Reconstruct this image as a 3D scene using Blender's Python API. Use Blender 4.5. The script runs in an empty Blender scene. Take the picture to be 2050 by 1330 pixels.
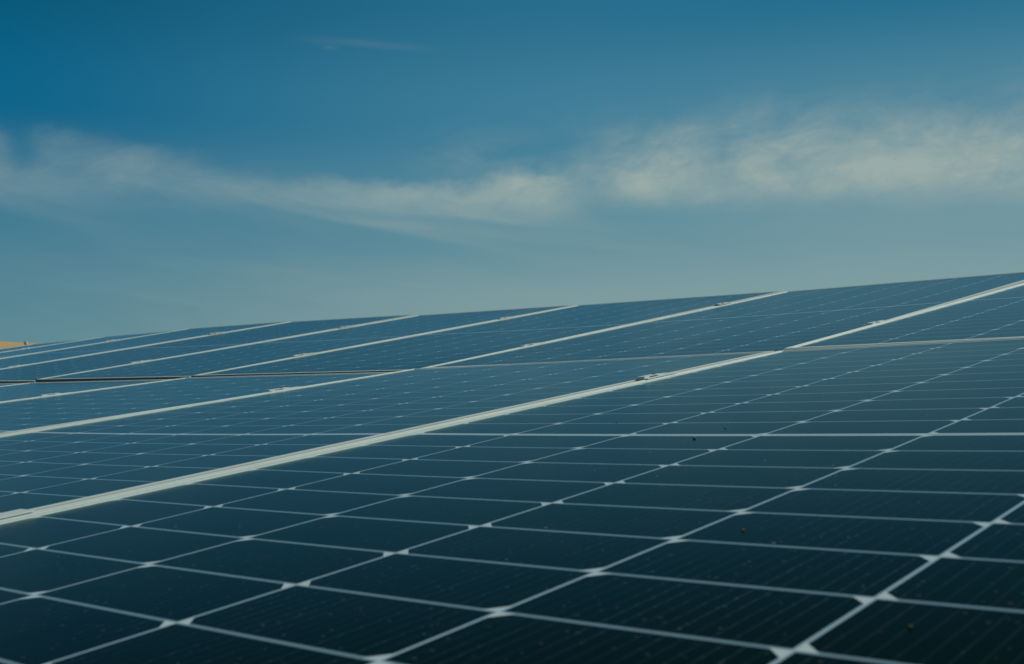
import bpy, bmesh, math, random
from mathutils import Vector, Matrix

scn = bpy.context.scene
COL = scn.collection
R = math.radians

# ------------------------------------------------------------------ camera
PITCH = math.atan(25.0 / 2268.0)
CAM_Z = 2.30
cam_d = bpy.data.cameras.new("camera")
cam = bpy.data.objects.new("camera", cam_d)
COL.objects.link(cam)
cam.location = (0, 0, CAM_Z)
cam.rotation_euler = (math.pi / 2 + PITCH, 0, 0)
cam_d.sensor_width = 36.0
cam_d.lens = 2267.85 / 2050.0 * 36.0
cam_d.clip_start = 0.05
cam_d.clip_end = 5000
cam_d.dof.use_dof = True
cam_d.dof.focus_distance = 2.2
cam_d.dof.aperture_fstop = 14.0
scn.camera = cam

# ------------------------------------------------------------------ light and exposure
SUN_AZ, SUN_EL = R(66), R(46)
scn.view_settings.view_transform = 'Standard'
scn.view_settings.look = 'None'
scn.view_settings.exposure = 0.0
scn.view_settings.gamma = 1.0
sd = bpy.data.lights.new("sun", 'SUN')
sd.energy = 2.2
sd.angle = R(0.5)
sd.color = (1.0, 0.95, 0.84)
sun = bpy.data.objects.new("sun", sd)
COL.objects.link(sun)
sun.rotation_euler = Vector((math.sin(SUN_AZ) * math.cos(SUN_EL), math.cos(SUN_AZ) * math.cos(SUN_EL),
                             math.sin(SUN_EL))).to_track_quat('Z', 'Y').to_euler()


# ------------------------------------------------------------------ small node language
class NT:
    def __init__(self, tree):
        self.t = tree
        self.x = 0

    def new(self, kind):
        n = self.t.nodes.new(kind)
        self.x += 40
        n.location = (self.x, 0)
        return n

    def put(self, sock, v):
        if isinstance(v, S):
            self.t.links.new(v.o, sock)
        elif isinstance(v, bpy.types.NodeSocket):
            self.t.links.new(v, sock)
        else:
            sock.default_value = v

    def m(self, op, a, b=None, c=None, clamp=False):
        n = self.new('ShaderNodeMath')
        n.operation = op
        n.use_clamp = clamp
        self.put(n.inputs[0], a)
        if b is not None:
            self.put(n.inputs[1], b)
        if c is not None:
            self.put(n.inputs[2], c)
        return S(self, n.outputs[0])

    def sstep(self, lo, hi, v):
        n = self.new('ShaderNodeMapRange')
        n.interpolation_type = 'SMOOTHSTEP'
        n.clamp = True
        self.put(n.inputs['Value'], v)
        if lo <= hi:
            n.inputs['From Min'].default_value = lo
            n.inputs['From Max'].default_value = hi
            n.inputs['To Min'].default_value = 0
            n.inputs['To Max'].default_value = 1
        else:
            n.inputs['From Min'].default_value = hi
            n.inputs['From Max'].default_value = lo
            n.inputs['To Min'].default_value = 1
            n.inputs['To Max'].default_value = 0
        return S(self, n.outputs['Result'])

    def xyz(self, x, y, z):
        n = self.new('ShaderNodeCombineXYZ')
        for i, v in enumerate((x, y, z)):
            self.put(n.inputs[i], v)
        return n.outputs[0]

    def noise(self, vec, scale=1.0, detail=4.0, rough=0.55, dist=0.0, out=0):
        n = self.new('ShaderNodeTexNoise')
        self.put(n.inputs['Vector'], vec)
        n.inputs['Scale'].default_value = scale
        n.inputs['Detail'].default_value = detail
        n.inputs['Roughness'].default_value = rough
        n.inputs['Distortion'].default_value = dist
        return S(self, n.outputs[out])

    def mix(self, f, a, b, mode='MIX'):
        n = self.new('ShaderNodeMix')
        n.data_type = 'RGBA'
        n.blend_type = mode
        n.clamp_factor = True
        self.put(n.inputs[0], f)
        for i, v in ((6, a), (7, b)):
            if isinstance(v, (tuple, list)) and len(v) == 3:
                v = (*v, 1.0)
            self.put(n.inputs[i], v)
        return n.outputs[2]


class S:
    def __init__(self, nt, o):
        self.nt = nt
        self.o = o

    def __add__(self, b): return self.nt.m('ADD', self, b)
    __radd__ = __add__
    def __sub__(self, b): return self.nt.m('SUBTRACT', self, b)
    def __rsub__(self, b): return self.nt.m('SUBTRACT', b, self)
    def __mul__(self, b): return self.nt.m('MULTIPLY', self, b)
    __rmul__ = __mul__
    def __truediv__(self, b): return self.nt.m('DIVIDE', self, b)
    def abs(self): return self.nt.m('ABSOLUTE', self)
    def clamp(self): return self.nt.m('ADD', self, 0.0, clamp=True)
    def lt(self, b): return self.nt.m('LESS_THAN', self, b)
    def gt(self, b): return self.nt.m('GREATER_THAN', self, b)
    def max(self, b): return self.nt.m('MAXIMUM', self, b)
    def min(self, b): return self.nt.m('MINIMUM', self, b)
    def floor(self): return self.nt.m('FLOOR', self)
    def fract(self): return self.nt.m('FRACT', self)
    def pow(self, b): return self.nt.m('POWER', self, b)


def sep(nt, vec):
    n = nt.new('ShaderNodeSeparateXYZ')
    nt.put(n.inputs[0], vec)
    return [S(nt, n.outputs[i]) for i in range(3)]


# ------------------------------------------------------------------ sky with thin cloud bands
def build_world():
    w = bpy.data.worlds.new("World")
    scn.world = w
    w.use_nodes = True
    t = w.node_tree
    for n in list(t.nodes):
        t.nodes.remove(n)
    nt = NT(t)
    out = nt.new('ShaderNodeOutputWorld')
    bg = nt.new('ShaderNodeBackground')
    sky = nt.new('ShaderNodeTexSky')
    sky.sky_type = 'NISHITA'
    sky.sun_disc = False
    sky.sun_elevation = SUN_EL
    sky.sun_rotation = SUN_AZ
    sky.air_density = 1.0
    sky.dust_density = 0.6
    sky.ozone_density = 2.5
    tc = nt.new('ShaderNodeTexCoord')
    dx, dy, dz = sep(nt, tc.outputs['Generated'])
    X = nt.m('ARCTAN2', dx, dy) * 2.268            # azimuth, in thousandths of the focal length
    Y = nt.m('ARCSINE', dz) * 2.268                # elevation above the horizon
    # -- clear sky: deepest blue to the left, ~90 degrees from the sun, paler towards the horizon
    def ramp(cols):
        c = None
        for (y0, a), (y1, b) in zip(cols[:-1], cols[1:]):
            c = nt.mix(nt.sstep(y0, y1, Y), c if c is not None else lin(a), lin(b))
        return c
    gl = ramp(SKY_LEFT)
    gm = ramp(SKY_MID)
    gr = ramp(SKY_RIGHT)
    grad = nt.mix(nt.sstep(-1.10, 0.20, X), gl, gm)
    grad = nt.mix(nt.sstep(0.0, 0.8, X), grad, gr)
    base = nt.mix(1.0, sky.outputs[0], SKY_TINT, 'MULTIPLY')
    base = nt.mix(0.95 * nt.sstep(1.7, 1.0, Y), base, grad)
    # -- cloud field
    P = nt.xyz(X, Y, 0.0)
    wz = nt.noise(nt.xyz(X * 1.0, Y * 2.0, 3.1), 2.6, 4, 0.55) - 0.5       # slow warp
    wf = nt.noise(nt.xyz(X * 1.0, Y * 1.7, 7.7), 9.0, 5, 0.6) - 0.5        # puff warp
    st = nt.noise(nt.xyz(X * 1.0 + Y * 1.5, Y * 5.0 + X * 0.6, 1.3), 3.2, 6, 0.6, 0.6)   # streak texture
    pf = nt.noise(nt.xyz(X, Y * 1.6, 5.0), 6.5, 7, 0.58, 0.35)             # puffy texture
    Yw = Y + wz * 0.09 + wf * 0.05
    Yb = Y + wz * 0.03 + wf * 0.016
    # big band on the right: soft dense base, wispy top climbing to the right
    pb = nt.noise(nt.xyz(X * 0.92 + Y * 0.40, Y * 1.9 - X * 0.55, 9.0), 5.2, 10, 0.62, 0.45)             # broad torn texture
    band_x = nt.sstep(0.07, 0.22, X - 0.03 + wf * 0.16 + wz * 0.06 + (Y - 0.30) * 0.20) * nt.sstep(1.45, 1.02, X)
    core = nt.sstep(0.250, 0.315, Yb + wf * 0.02 + (X - 0.5) * 0.02) * nt.sstep(0.450, 0.315, Yw - X * 0.015)
    veil = nt.sstep(0.27, 0.35, Yb) * nt.sstep(0.515, 0.37, Yw - (X - 0.45) * 0.04)
    bridge = nt.sstep(0.0, 0.12, X) * nt.sstep(0.34, 0.20, X) * nt.sstep(0.24, 0.30, Yb) * nt.sstep(0.40, 0.32, Yw) * (pb * 1.6 - 0.35).clamp() * 0.12
    right = bridge + band_x * (core * (0.20 + 1.0 * pb) * 0.90 + veil * (pb * 3.2 - 1.05).clamp() * 0.44)
    # thin bright bank in the middle
    mid_x = nt.sstep(-0.66, -0.10, X) * nt.sstep(0.170, 0.07, X + wf * 0.10 - (0.30 - Y) * 0.5)
    lo = Y - (0.283 - (X + 0.4) * 0.035)
    topm = 0.305 + nt.sstep(-0.10, 0.03, X) * 0.028 - X * 0.006
    mid = mid_x * nt.sstep(-0.03, 0.03, lo + wf * 0.02 + wz * 0.02) * nt.sstep(0.030, -0.012, Y + wf * 0.085 + wz * 0.02 - topm) * (0.30 + 0.85 * pf)
    # veil above the middle bank
    mv = nt.sstep(-0.30, -0.02, X) * nt.sstep(0.20, 0.06, X) * nt.sstep(0.30, 0.37, Yw) * nt.sstep(0.46, 0.36, Yw)
    midv = mv * (pb * 3.0 - 1.15).clamp() * 0.42
    # diagonal fall streaks, sinking to the right
    def streak(x0, y0, x1, y1, wid, amp):
        k = (y1 - y0) / (x1 - x0)
        d = Y - (X - x0) * k - y0 + wz * 0.035
        a = nt.sstep(x0 - 0.10, x0 + 0.16, X) * nt.sstep(x1 + 0.16, x1 - 0.22, X)
        return a * nt.sstep(-wid * 0.6, 0.0, d) * nt.sstep(wid * 2.0, 0.0, d) * (st * 2.0 - 0.45).clamp() * amp
    fall = (streak(-0.86, 0.345, -0.42, 0.245, 0.040, 0.22) + streak(-0.62, 0.305, -0.06, 0.20, 0.026, 0.38)
            + streak(-0.42, 0.285, 0.16, 0.235, 0.028, 0.36) + streak(-1.20, 0.335, -0.78, 0.22, 0.05, 0.26)
            + streak(-0.30, 0.250, 0.30, 0.185, 0.03, 0.20))
    # soft puffs on the left
    top = 0.388 - (X + 1.0) * 0.09
    left = nt.sstep(-0.38, -0.72, X) * nt.sstep(0.235, 0.32, Y + wz * 0.06) * nt.sstep(0.035, -0.025, Y + wf * 0.09 + wz * 0.05 - top) * (pb * 2.4 - 0.60).clamp() * 0.31
    left = left * (1.0 - 0.75 * nt.sstep(0.035, 0.0, (X + 0.925 + (Y - 0.35) * 0.2).abs()) * nt.sstep(0.30, 0.36, Y))
    # a few hairs high up
    hair = (nt.sstep(0.012, 0.0, (Y - 0.586 + (X + 0.32) * 0.035 + wf * 0.014).abs())
            * nt.sstep(-0.46, -0.32, X) * nt.sstep(-0.10, -0.30, X)
            + nt.sstep(0.006, 0.0, (Y - 0.576 + wf * 0.006).abs()) * nt.sstep(0.025, 0.0, (X + 0.363).abs())
            ) * (st * 2.2 - 0.6).clamp() * 0.14
    # pale milky air towards the horizon
    sv = nt.noise(nt.xyz(X * 0.8 + Y * 1.2, Y * 4.2 + X * 0.35, 12.3), 4.5, 7, 0.62, 0.8)
    milk = nt.sstep(0.30, 0.10, Y) * nt.sstep(-1.5, 0.1, X) * (sv * 2.4 - 0.85).clamp() * 0.42
    fine = nt.noise(nt.xyz(X * 0.95 + Y * 0.3, Y * 2.2 - X * 0.35, 21.0), 15.0, 6, 0.65, 0.6)
    cl = ((right + mid + midv + left) * (0.40 + 0.96 * fine) + fall + hair).clamp()
    front = nt.m('GREATER_THAN', dy, -0.3)
    # elsewhere round the sky: loose streaks of the same kind
    away = nt.sstep(0.95, 1.5, X.abs()) * nt.sstep(0.05, 0.3, Y) * nt.sstep(1.2, 0.4, Y) * (st * 3.0 - 1.25).clamp() * 0.35
    cl = (cl * front + away).min(0.95)
    col = nt.mix(milk.clamp(), base, HAZE_COL)
    col = nt.mix(cl, col, CLOUD_COL)
    nt.put(bg.inputs[0], col)
    bg.inputs[1].default_value = SKY_STRENGTH
    t.links.new(bg.outputs[0], out.inputs[0])


SKY_STRENGTH = 0.08


def lin(c):
    return tuple(((v / 255 + 0.055) / 1.055) ** 2.4 / SKY_STRENGTH if v > 10 else v / 255 / 12.92 / SKY_STRENGTH for v in c)


SKY_TINT = (0.30, 0.66, 0.72)
SKY_LEFT = [(0.0, (92, 136, 148)), (0.10, (84, 130, 147)), (0.24, (66, 122, 146)), (0.45, (0, 98, 136)), (0.68, (0, 84, 116)), (1.2, (0, 48, 50))]
SKY_MID = [(0.0, (132, 158, 159)), (0.07, (127, 156, 160)), (0.22, (96, 141, 155)), (0.45, (64, 126, 152)), (0.68, (40, 109, 141)), (1.2, (4, 57, 60))]
SKY_RIGHT = [(0.0, (134, 160, 161)), (0.09, (127, 157, 161)), (0.22, (114, 150, 160)), (0.45, (76, 131, 153)), (0.68, (30, 108, 140)), (1.2, (6, 60, 63))]
HAZE_COL = lin((128, 156, 157))
CLOUD_COL = lin((156, 173, 168))
build_world()


# ------------------------------------------------------------------ helpers
def tag(o, label=None, cat=None, group=None, kind=None):
    for k, v in (('label', label), ('category', cat), ('group', group), ('kind', kind)):
        if v:
            o[k] = v
    return o


def empty(name, mat):
    o = bpy.data.objects.new(name, None)
    o.empty_display_size = 0.05
    o.matrix_world = mat
    COL.objects.link(o)
    return o


def mesh_obj(name, bm, mats, parent=None, smooth=False, recalc=True):
    me = bpy.data.meshes.new(name)
    if recalc:
        bmesh.ops.recalc_face_normals(bm, faces=bm.faces)
    bm.to_mesh(me)
    bm.free()
    for p in me.polygons:
        p.use_smooth = smooth
    for m in (mats if isinstance(mats, (list, tuple)) else [mats]):
        me.materials.append(m)
    o = bpy.data.objects.new(name, me)
    COL.objects.link(o)
    if parent is not None:
        o.parent = parent
    return o


def add_box(bm, x0, x1, y0, y1, z0, z1, bevel=0.0):
    r = bmesh.ops.create_cube(bm, size=1.0)
    vs = r['verts']
    for v in vs:
        v.co = Vector(((x0 + x1) / 2 + v.co.x * (x1 - x0), (y0 + y1) / 2 + v.co.y * (y1 - y0),
                       (z0 + z1) / 2 + v.co.z * (z1 - z0)))
    if bevel:
        es = list({e for v in vs for e in v.link_edges})
        bmesh.ops.bevel(bm, geom=es, offset=bevel, segments=2, affect='EDGES', profile=0.5)


def material(name):
    m = bpy.data.materials.new(name)
    m.use_nodes = True
    t = m.node_tree
    nt = NT(t)
    return m, nt, t.nodes['Principled BSDF']


# ------------------------------------------------------------------ materials
PU, PV = 0.1840, 0.0925            # cell pitch across and along the panel
CG = 0.0067                        # half of the centre band beyond the usual gap


def glass_material():
    m, nt, bs = material("solar_glass")
    tc = nt.new('ShaderNodeTexCoord')
    u, v, _ = sep(nt, tc.outputs['Object'])
    inf = nt.new('ShaderNodeObjectInfo')
    rnd = S(nt, inf.outputs['Random'])
    cu = u / PU + 3.0
    ci = cu.floor()
    fu = (cu.fract() - 0.5) * PU
    s = v.abs() - 0.0045
    cv = s / PV
    cj = cv.floor()
    fv = (cv.fract() - 0.5) * PV
    odd = (ci * 0.5).fract().gt(0.25)
    sg = odd * 2.0 - 1.0
    fs = fv * sg
    au, av = fu.abs(), fv.abs()
    HU, HV = PU / 2 - 0.0016, PV / 2 - 0.0021
    inside = au.lt(HU) * av.lt(HV) * u.abs().lt(3 * PU) * s.gt(0.0) * cv.lt(12.0)
    cham = (au + fs).gt(HU + HV - 0.0092)
    cell = inside * (1.0 - cham)
    corner = (au + fs).gt(HU + HV - 0.0092) * au.gt(HU - 0.013) * av.gt(HV - 0.013)
    centre = v.abs().lt(0.0066)
    rim = (1.0 - u.abs().lt(3 * PU - 0.001) * v.abs().lt(12 * PV + 0.003)).max(0.0)
    # bright backsheet where there is room, duller in the narrow gaps between cells
    bright = corner.max(centre * v.abs().gt(0.0016)).max(rim)
    along = au.gt(HU)
    gap_col = nt.mix(along, (0.185, 0.29, 0.325), (0.34, 0.48, 0.52))
    gap_col = nt.mix(bright, gap_col, (0.58, 0.68, 0.66))
    # busbars: ten thin silver wires per cell, with pads, and the finger lines across
    bb = ((fu / 0.0115).fract() - 0.5).abs()
    wirem = bb.gt(0.460)
    speck = nt.noise(nt.xyz(u * 55.0, v * 9.0, rnd * 40.0), 1.0, 3, 0.6)
    wire = wirem * nt.sstep(0.42, 0.75, speck)
    pad = bb.gt(0.440) * ((fv / 0.0145).fract() - 0.5).abs().lt(0.075) * nt.sstep(0.45, 0.62, speck)
    tone = nt.noise(nt.xyz(ci * 3.17, (cj + v.gt(0.0) * 31.0) * 1.73, rnd * 50.0), 1.0, 1, 0.5)
    cell_col = nt.mix(tone, (0.0010, 0.0058, 0.0026), (0.0020, 0.0084, 0.0044))
    cell_col = nt.mix((wirem * 0.11 + wire * 0.17 + pad * 0.26).clamp(), cell_col, (0.10, 0.14, 0.15))
    col = nt.mix(cell, gap_col, cell_col)
    # dust: a film, drifting in soft streaks, and scattered specks
    film = nt.noise(nt.xyz(u * 3.0, v * 1.2, rnd * 20.0), 1.0, 5, 0.6)
    col = nt.mix(nt.sstep(0.35, 0.8, film) * 0.004 + 0.0008, col, (0.32, 0.44, 0.38))
    vo = nt.new('ShaderNodeTexVoronoi')
    vo.voronoi_dimensions = '3D'
    nt.put(vo.inputs['Vector'], nt.xyz(u * 46.0, v * 46.0, rnd * 90.0))
    vo.inputs['Scale'].default_value = 1.0
    dist = S(nt, vo.outputs['Distance'])
    rc = sep(nt, vo.outputs['Color'])
    rad = 0.018 + rc[1] * rc[1] * 0.062
    spk = dist.lt(rad) * rc[0].gt(0.60)
    col = nt.mix(spk * (0.12 + 0.36 * rc[2]), col, (0.36, 0.42, 0.40))
    vo2 = nt.new('ShaderNodeTexVoronoi')
    nt.put(vo2.inputs['Vector'], nt.xyz(u * 150.0, v * 150.0, rnd * 70.0))
    vo2.inputs['Scale'].default_value = 1.0
    rc2 = sep(nt, vo2.outputs['Color'])
    spk2 = S(nt, vo2.outputs['Distance']).lt(0.10 + rc2[1] * 0.12) * rc2[0].gt(0.72)
    col = nt.mix(spk2 * 0.10, col, (0.45, 0.46, 0.44))
    rgh = 0.17 + film * 0.08 + spk * 0.3
    dif = nt.new('ShaderNodeBsdfDiffuse')
    nt.put(dif.inputs['Color'], col)
    glo = nt.new('ShaderNodeBsdfGlossy')
    glo.distribution = 'MULTI_GGX'
    glo.inputs['Color'].default_value = (0.72, 0.98, 1.06, 1.0)
    nt.put(glo.inputs['Roughness'], rgh)
    # anti-reflective coating: little mirror until the view is grazing
    fre = nt.new('ShaderNodeFresnel')
    fre.inputs['IOR'].default_value = 1.13
    mx = nt.new('ShaderNodeMixShader')
    f = S(nt, fre.outputs[0])
    nt.put(mx.inputs[0], f * f / (f + 0.05))
    nt.put(mx.inputs[1], dif.outputs[0])
    nt.put(mx.inputs[2], glo.outputs[0])
    outn = [n for n in m.node_tree.nodes if n.type == 'OUTPUT_MATERIAL'][0]
    m.node_tree.links.new(mx.outputs[0], outn.inputs[0])
    m.node_tree.nodes.remove(bs)
    # rolled-glass texture: barely there
    bmp = nt.new('ShaderNodeBump')
    bmp.inputs['Strength'].default_value = 0.05
    bmp.inputs['Distance'].default_value = 0.002
    nt.put(bmp.inputs['Height'], nt.noise(nt.xyz(u, v, rnd), 14.0, 3, 0.5))
    nt.put(glo.inputs['Normal'], bmp.outputs[0])
    return m


def aluminium_material(name, col, rough=0.42, metal=0.25):
    m, nt, bs = material(name)
    tc = nt.new('ShaderNodeTexCoord')
    x, y, z = sep(nt, tc.outputs['Object'])
    inf = nt.new('ShaderNodeObjectInfo')
    rnd = S(nt, inf.outputs['Random'])
    n1 = nt.noise(nt.xyz(x * 8.0, y * 8.0, z * 8.0 + rnd * 30.0), 1.0, 5, 0.6)
    n2 = nt.noise(nt.xyz(x * 160.0, y * 160.0, z * 160.0 + rnd * 30.0), 1.0, 3, 0.7)
    f = nt.sstep(0.45, 0.8, n1) * 0.30 + nt.sstep(0.55, 0.85, n2) * 0.25
    c = nt.mix(f, (*col, 1), (col[0] * 0.62, col[1] * 0.58, col[2] * 0.50, 1))
    nt.put(bs.inputs['Base Color'], c)
    bs.inputs['Metallic'].default_value = metal
    nt.put(bs.inputs['Roughness'], rough + n1 * 0.15)
    return m


M_GLASS = glass_material()
M_FRAME = aluminium_material("anodised_frame", (0.76, 0.81, 0.72), 0.45, 0.12)
M_CLAMP = aluminium_material("clamp_aluminium", (0.77, 0.82, 0.74), 0.42, 0.10)
M_BOLT = aluminium_material("bolt_steel", (0.42, 0.42, 0.40), 0.35, 0.8)
M_STEEL = aluminium_material("galvanised_steel", (0.34, 0.35, 0.35), 0.5, 0.6)


def plain(name, col, rough=0.8, vary=0.3, scale=30.0):
    m, nt, bs = material(name)
    tc = nt.new('ShaderNodeTexCoord')
    n = nt.noise(tc.outputs['Object'], scale, 6, 0.6)
    nt.put(bs.inputs['Base Color'], nt.mix(n, tuple(c * (1 - vary) for c in col), tuple(min(1, c * (1 + vary)) for c in col)))
    bs.inputs['Roughness'].default_value = rough
    return m


# ------------------------------------------------------------------ panel frame of reference
# rotation and offset of the front panel (across u, along v, normal w) as seen by the camera
ROT = Matrix(((0.752422, 0.650313, -0.104661), (-0.061132, -0.089265, -0.994130), (-0.655839, 0.754403, -0.027410)))
OFF = Vector((0.274777, 0.109546, 1.255409)) + ROT @ Vector((0, 0.00433, 0))
CAM2W = Matrix(((1, 0, 0), (0, math.sin(PITCH) * -1 * -1, math.cos(PITCH)), (0, -math.cos(PITCH), math.sin(PITCH))))
rot3 = CAM2W @ ROT
org = CAM2W @ OFF + Vector((0, 0, CAM_Z))
ARRAY = Matrix.Translation(org) @ rot3.to_4x4()

PITCH_U = 1.154
HW, HL = 0.5702, 1.139
ROW_V = 2.298

# heights of the seams over the front panel's plane, at their lower and upper ends
ROW1 = [(0.000, 0.000), (0.012, 0.003), (0.042, 0.018), (0.067, 0.040), (0.095, 0.065), (0.122, 0.094)]
ROW2 = [(-0.0015, 0.070), (0.001, 0.089), (0.0258, 0.1135), (0.0485, 0.147), (0.077, 0.190), (0.104, 0.2135),
        (0.131, 0.2185), (0.152, 0.2255)]


def panel_matrix(row, n, hl, hr):
    """panel n (0 = right of seam 0) from the heights of its left and right edges at both ends"""
    uc = -n * PITCH_U
    vc = 0.0 if row == 0 else ROW_V
    h = (hl[0] + hl[1] + hr[0] + hr[1]) / 4
    su = ((hr[0] + hr[1]) - (hl[0] + hl[1])) / 2 / PITCH_U
    sv = ((hr[1] + hl[1]) - (hr[0] + hl[0])) / 2 / (2 * HL)
    U = Vector((1, 0, su)).normalized()
    V = Vector((0, 1, sv))
    V = (V - U * V.dot(U)).normalized()
    W = U.cross(V)
    m = Matrix((U, V, W)).transposed().to_4x4()
    return ARRAY @ Matrix.Translation((uc, vc, h)) @ m


# ------------------------------------------------------------------ one panel
def frame_bm():
    bm = bmesh.new()
    prof = [(0.0, -0.033), (0.0, 0.0012), (0.0008, 0.0015), (0.0040, 0.0016), (0.0044, 0.0012), (0.0134, 0.0012), (0.0146, 0.0003),
            (0.0148, -0.0050), (0.0018, -0.0052), (0.0018, -0.0312), (0.028, -0.0312), (0.028, -0.033)]
    rings = []
    for ins, z in prof:
        x, y = HW - ins, HL - ins
        rings.append([bm.verts.new((sx * x, sy * y, z)) for sx, sy in ((-1, -1), (1, -1), (1, 1), (-1, 1))])
    k = len(rings)
    for i in range(k):
        a, b = rings[i], rings[(i + 1) % k]
        for j in range(4):
            bm.faces.new((a[j], a[(j + 1) % 4], b[(j + 1) % 4], b[j]))
    return bm


def glass_bm():
    bm = bmesh.new()
    gx, gy = HW - 0.009, HL - 0.009
    nx, ny = 16, 32
    top = []
    for j in range(ny + 1):
        row = []
        for i in range(nx + 1):
            x, y = -gx + 2 * gx * i / nx, -gy + 2 * gy * j / ny
            z = -0.0049 * (1 - (y / HL) ** 2) * (1 - 0.55 * (x / HW) ** 2) - 0.0004
            row.append(bm.verts.new((x, y, z)))
        top.append(row)
    for j in range(ny):
        for i in range(nx):
            bm.faces.new((top[j][i], top[j][i + 1], top[j + 1][i + 1], top[j + 1][i]))
    return bm


def back_bm():
    bm = bmesh.new()
    gx, gy = HW - 0.009, HL - 0.009
    nx, ny = 4, 16
    g = []
    for j in range(ny + 1):
        g.append([bm.verts.new((-gx + 2 * gx * i / nx, -gy + 2 * gy * j / ny,
                                -0.0049 * (1 - ((-gy + 2 * gy * j / ny) / HL) ** 2) - 0.0080)) for i in range(nx + 1)])
    for j in range(ny):
        for i in range(nx):
            bm.faces.new((g[j][i], g[j + 1][i], g[j + 1][i + 1], g[j][i + 1]))
    return bm


PANEL_LABELS = {
    (0, 0): "nearest solar panel, dark cells with bold white grid, filling the bottom right",
    (0, 1): "front-row solar panel just left of the nearest thick pale seam",
    (0, 2): "front-row solar panel third from the right, ending at the dark gap",
    (0, 3): "front-row solar panel fourth from the right, thin strip at the left edge",
    (0, 4): "front-row solar panel fifth from the right, tiny sliver at the left edge",
    (1, 0): "back-row solar panel at the far right, directly beyond the top edge of the nearest panel",
    (1, 1): "back-row solar panel second from the right, under the right-hand clouds",
    (1, 2): "back-row solar panel third from the right, in the middle of the picture below the sky",
    (1, 3): "back-row solar panel fourth from the right, above the dark gap left of the middle",
    (1, 4): "back-row solar panel fifth from the right, its lower end cut by the left edge",
    (1, 5): "back-row solar panel sixth from the right, thin pale blue strip on the left",
    (1, 6): "back-row solar panel seventh from the right, narrow strip next to the last one",
    (1, 7): "last solar panel at the far left end of the back row",
}


def make_panel():
    root = empty("solar_panel", Matrix.Identity(4))
    mesh_obj("frame", frame_bm(), M_FRAME, root)
    mesh_obj("glass", glass_bm(), M_GLASS, root, smooth=True, recalc=False)
    mesh_obj("backsheet", back_bm(), M_BACK, root, smooth=True, recalc=False)
    return root


def copy_thing(o):
    c = o.copy()
    COL.objects.link(c)
    for ch in list(o.children):
        d = ch.copy()
        COL.objects.link(d)
        d.parent = c
        for g in list(ch.children):
            e = g.copy()
            COL.objects.link(e)
            e.parent = d
    return c


def shade_strip_bm():
    """added dark strip of painted shade along the lower edge of a back-row panel"""
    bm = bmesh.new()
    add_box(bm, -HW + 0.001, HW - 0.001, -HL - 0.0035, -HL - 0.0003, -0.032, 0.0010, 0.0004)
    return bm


M_EDGE_SHADE = plain("painted_edge_shade", (0.05, 0.065, 0.065), 0.7, 0.2)  # dark colour stands in for the shade at the gap between rows
M_BACK = plain("white_backsheet", (0.55, 0.56, 0.56), 0.6, 0.05)
proto = make_panel()
first = True
for (row, n), lab in PANEL_LABELS.items():
    H = ROW1 if row == 0 else ROW2
    hl = H[n]
    if n == 0:
        hr = (0.0, 0.0) if row == 0 else (-0.002, 0.052)
    else:
        hr = H[n - 1]
        if row == 0 and n == 1:
            hr = (-0.003, 0.003)
            hl = (0.008, 0.004)
    o = proto if first else copy_thing(proto)
    first = False
    o.matrix_world = panel_matrix(row, n, hl, hr)
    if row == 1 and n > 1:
        mesh_obj("edge_shade_strip", shade_strip_bm(), M_EDGE_SHADE, o)  # added strip that paints the shaded front face of the frame dark
    tag(o, lab, "solar panel", "solar panels in the two rows of the array")


# ------------------------------------------------------------------ clamps on the seams
def clamp_bm():
    """mid clamp: a wing plate lying on both frames, a low bridge over it standing on two tabs"""
    bm = bmesh.new()
    add_box(bm, -0.0165, 0.0165, -0.030, 0.072, 0.0, 0.0016, 0.0004)
    sec = [(-0.033, 0.0018), (-0.0295, 0.0050), (0.0305, 0.0046), (0.0305, 0.0018), (0.014, 0.0018), (0.012, 0.0037), (-0.014, 0.0038), (-0.014, 0.0018)]
    a = [bm.verts.new((-0.0095, y, z)) for y, z in sec]
    b = [bm.verts.new((0.0095, y, z)) for y, z in sec]
    for k in range(len(sec)):
        q = (k + 1) % len(sec)
        bm.faces.new((a[k], a[q], b[q], b[k]))
    bm.faces.new(a)
    bm.faces.new(b)
    return bm


def bolt_bm():
    bm = bmesh.new()
    bmesh.ops.create_cone(bm, cap_ends=True, segments=6, radius1=0.0055, radius2=0.0050, depth=0.0012,
                          matrix=Matrix.Translation((0, 0.016, 0.0048 + 0.0006)))
    bmesh.ops.create_cone(bm, cap_ends=True, segments=12, radius1=0.003, radius2=0.003, depth=0.05,
                          matrix=Matrix.Translation((0, 0.016, -0.0202)))
    return bm


def make_clamp():
    r = empty("panel_clamp", Matrix.Identity(4))
    mesh_obj("clamp_body", clamp_bm(), M_CLAMP, r)
    mesh_obj("bolt", bolt_bm(), M_BOLT, r)
    return r


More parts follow.
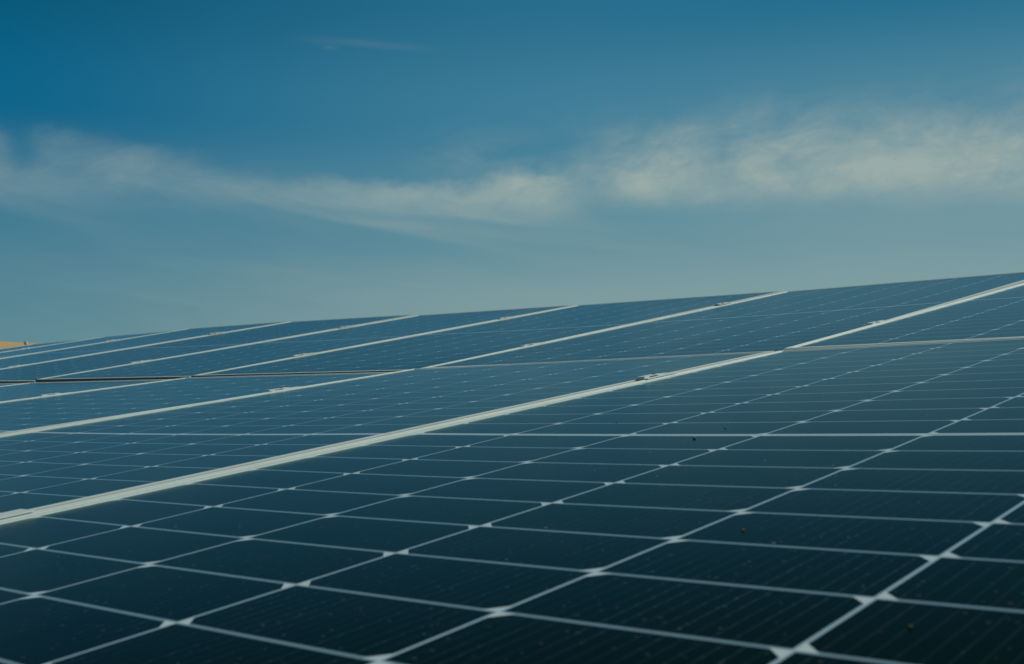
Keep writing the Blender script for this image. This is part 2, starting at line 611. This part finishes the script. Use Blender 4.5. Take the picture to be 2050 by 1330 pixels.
CL = [
    (0, 0, 0.637, "pale raised clamp with a dark slot, on the nearest thick seam"),
    (0, 0, -0.630, "pale clamp at the left edge on the nearest thick seam, cut by the frame"),
    (0, 1, 0.657, "pale clamp on the second front-row seam, left of the middle below the dark gap"),
    (0, 2, 0.638, "pale clamp on the third front-row seam, near the left edge below the dark gap"),
    (1, 0, 1.668, "pale clamp on the rightmost back-row seam with a dark notch at its left end"),
    (1, 1, 1.660, "pale clamp on the second back-row seam, low part, near the middle"),
    (1, 1, 2.880, "small clamp high on the second back-row seam, close to its upper end at right"),
    (1, 2, 1.650, "pale clamp low on the third back-row seam, left of the middle"),
    (1, 2, 2.865, "small clamp high on the third back-row seam, near the middle under the sky"),
    (1, 3, 1.641, "pale clamp low on the fourth back-row seam, above the left part of the dark gap"),
    (1, 3, 2.880, "small clamp high on the fourth back-row seam, left of the middle"),
    (1, 4, 1.620, "pale clamp on the fifth back-row seam at the left edge"),
    (1, 4, 2.850, "small clamp high on the fifth back-row seam in the left quarter"),
    (1, 5, 2.825, "small clamp on the sixth back-row seam, left quarter, close under the sky"),
    (1, 6, 2.810, "tiny clamp on the seventh back-row seam, just below the orange sand"),
]
cproto = make_clamp()
for i, (row, n, v, lab) in enumerate(CL):
    H = ROW1 if row == 0 else ROW2
    h = H[n]
    vc = 0.0 if row == 0 else ROW_V
    f = (v - vc + HL) / (2 * HL)
    z = h[0] + (h[1] - h[0]) * f
    hb = H[n + 1] if n + 1 < len(H) else (h[0] * 2 - H[n - 1][0], h[1] * 2 - H[n - 1][1])
    ha = H[n - 1] if n > 0 else (0.0, 0.0)
    su = ((ha[0] + (ha[1] - ha[0]) * f) - (hb[0] + (hb[1] - hb[0]) * f)) / (2 * PITCH_U)
    sv = (h[1] - h[0]) / (2 * HL)
    U = Vector((1, 0, su)).normalized()
    V = Vector((0, 1, sv))
    V = (V - U * V.dot(U)).normalized()
    W = U.cross(V)
    o = cproto if i == 0 else copy_thing(cproto)
    o.matrix_world = ARRAY @ Matrix.Translation((-(n + 0.5) * PITCH_U, v, z + 0.0022)) @ Matrix((U, V, W)).transposed().to_4x4()
    tag(o, lab, "clamp", "clamps holding the panels along the seams")

# ------------------------------------------------------------------ crumbs lying on the nearest panel
random.seed(5)
M_CRUMB = plain("rusty_crumb", (0.34, 0.15, 0.03), 0.8, 0.5, 400.0)
M_CRUMB_PALE = plain("pale_crumb", (0.40, 0.33, 0.30), 0.8, 0.4, 400.0)
M_CRUMB_YELLOW = plain("ochre_crumb", (0.11, 0.10, 0.02), 0.8, 0.4, 400.0)
glass0_w = panel_matrix(0, 0, (0, 0), (0, 0))


def crumb(u, v, size, mat, lab):
    bm = bmesh.new()
    bmesh.ops.create_icosphere(bm, subdivisions=3, radius=size / 2)
    sx, sy, sz = 1.0 + random.uniform(-.1, .3), 0.9 + random.uniform(-.1, .2), 0.72
    ph = [random.uniform(0, 6.28) for _ in range(6)]
    for vt in bm.verts:
        c = vt.co / (size / 2)
        k = 1 + 0.14 * math.sin(3 * c.x + ph[0]) * math.cos(3.4 * c.y + ph[1]) + 0.10 * math.sin(6 * c.z + 5 * c.x + ph[2])
        vt.co = Vector((vt.co.x * sx * k, vt.co.y * sy * k, vt.co.z * sz * k))
    o = mesh_obj("dirt_crumb", bm, mat, None, True)
    z = -0.0049 * (1 - (v / HL) ** 2) * (1 - 0.55 * (u / HW) ** 2) - 0.0004
    o.matrix_world = glass0_w @ Matrix.Translation((u, v, z + size * 0.30)) @ Matrix.Rotation(random.uniform(0, 6), 4, 'Z')
    tag(o, lab, "crumb", "crumbs of dirt on the nearest panel")


CRUMBS = [
    (1234, 845.5, 0.0021, M_CRUMB, "small orange crumb left of the others, just above a thin white line"),
    (1390, 878, 0.0034, M_CRUMB, "largest brown crumb, lying just below the double white centre line"),
    (1452, 857, 0.0022, M_CRUMB, "small reddish crumb just above the double white centre line"),
    (1487, 1062, 0.0022, M_CRUMB, "orange crumb on a dark cell below a white grid crossing"),
    (1822, 1256, 0.0022, M_CRUMB_YELLOW, "blurred ochre crumb on the darkest cell at the bottom right"),
    (1698, 1077, 0.0016, M_CRUMB_PALE, "pale pinkish crumb on a dark cell, right part of the nearest panel"),
]


def on_panel(x, y):
    """the point (u, v) of the nearest panel seen along one line of sight"""
    d = CAM2W @ Vector(((x - 1025) / 2267.85, (y - 665) / 2267.85, 1.0))
    inv = ARRAY.inverted()
    a = inv @ Vector((0, 0, CAM_Z))
    b = inv.to_3x3() @ d
    u = v = z = 0.0
    for _ in range(8):
        k = (z - a.z) / b.z
        u, v = a.x + b.x * k, a.y + b.y * k
        z = -0.0049 * (1 - (v / HL) ** 2) * (1 - 0.55 * (u / HW) ** 2)
    return u, v


for x, y, sz, mt, lab in CRUMBS:
    u, v = on_panel(x, y)
    crumb(u, v, sz, mt, lab)


# ------------------------------------------------------------------ what carries the array
def beam(bm, a, b, w, h):
    a, b = Vector(a), Vector(b)
    d = (b - a)
    L = d.length
    d.normalize()
    side = d.cross(Vector((0, 0, 1)))
    if side.length < 0.1:
        side = Vector((1, 0, 0))
    side.normalize()
    up = side.cross(d)
    vs = []
    for p in (a, b):
        for s, t in ((-1, -1), (1, -1), (1, 1), (-1, 1)):
            vs.append(bm.verts.new(p + side * (s * w / 2) + up * (t * h / 2)))
    for f in ((0, 1, 2, 3), (4, 5, 6, 7), (0, 1, 5, 4), (1, 2, 6, 5), (2, 3, 7, 6), (3, 0, 4, 7)):
        bm.faces.new([vs[i] for i in f])


st = empty("mounting_structure", Matrix.Identity(4))
tag(st, "dull steel rails and posts under the panels, dark in the gap between the rows", "support frame")
for row, H in ((0, ROW1), (1, ROW2)):
    vc = 0.0 if row == 0 else ROW_V
    for lv in (-0.63, 0.57):
        f = (lv + HL) / (2 * HL)
        pts = []
        bm = bmesh.new()
        hr = (0.0, 0.0) if row == 0 else (-0.006, 0.052)
        seq = [(0.56, hr)] + [(-(n + 0.5) * PITCH_U, h) for n, h in enumerate(H)]
        for u, h in seq:
            z = h[0] + (h[1] - h[0]) * f - 0.033 - 0.032
            pts.append(ARRAY @ Vector((u, vc + lv, z)))
        for a, b in zip(pts[:-1], pts[1:]):
            beam(bm, a, b, 0.04, 0.05)
        mesh_obj("rail", bm, M_STEEL, st)
        for p in pts[::2]:
            bm = bmesh.new()
            beam(bm, (p.x, p.y, -0.1), (p.x, p.y, p.z - 0.03), 0.08, 0.08)
            mesh_obj("post", bm, M_STEEL, st)


# ------------------------------------------------------------------ ground and the sand bank on the left
def sand_material(name, a, b):
    m, nt, bs = material(name)
    tc = nt.new('ShaderNodeTexCoord')
    x, y, z = sep(nt, tc.outputs['Object'])
    n1 = nt.noise(nt.xyz(x, y, z), 0.25, 6, 0.6)
    n2 = nt.noise(nt.xyz(x, y, z), 6.0, 6, 0.65)
    nt.put(bs.inputs['Base Color'], nt.mix(n1 * 0.6 + n2 * 0.4, a, b))
    bs.inputs['Roughness'].default_value = 0.95
    bmp = nt.new('ShaderNodeBump')
    bmp.inputs['Strength'].default_value = 0.6
    bmp.inputs['Distance'].default_value = 0.05
    nt.put(bmp.inputs['Height'], n2)
    nt.put(bs.inputs['Normal'], bmp.outputs[0])
    return m


M_SAND = sand_material("orange_sand", (0.62, 0.37, 0.14), (0.76, 0.49, 0.21))
bm = bmesh.new()
bmesh.ops.create_grid(bm, x_segments=2, y_segments=2, size=2000)
g = mesh_obj("ground", bm, sand_material("grey_soil", (0.13, 0.12, 0.095), (0.20, 0.18, 0.14)))
tag(g, kind='structure')

bm = bmesh.new()
random.seed(3)
nx, ny = 90, 14
gr = []
for j in range(ny + 1):
    rowv = []
    for i in range(nx + 1):
        x = -75 + 55 * i / nx
        y = 62 + 20 * j / ny
        prof = math.sin(math.pi * j / ny) ** 0.8
        end = 1 / (1 + math.exp((x + 25.2) / 0.75))
        h = (2.46 + 0.10 * math.sin(x * 0.31) + 0.05 * math.sin(x * 0.9 + 1)) * end * prof
        rowv.append(bm.verts.new((x, y, h - 0.02)))
    gr.append(rowv)
for j in range(ny):
    for i in range(nx):
        bm.faces.new((gr[j][i], gr[j][i + 1], gr[j + 1][i + 1], gr[j + 1][i]))
b = mesh_obj("sand_bank", bm, M_SAND, None, True, False)
tag(b, kind='structure')

# small white marker post on the bank
pr = empty("marker_post", Matrix.Translation((-25.75, 60.0, 0.0)))
tag(pr, "tiny white marker post in front of the orange sand at the far left", "post")
bm = bmesh.new()
add_box(bm, -0.04, 0.04, -0.04, 0.04, -0.1, 2.30, 0.008)
mesh_obj("post", bm, M_STEEL, pr)
bm = bmesh.new()
add_box(bm, -0.075, 0.075, -0.075, 0.075, 2.302, 2.46, 0.012)
mesh_obj("cap", bm, plain("white_paint", (0.75, 0.75, 0.72), 0.5, 0.05), pr)
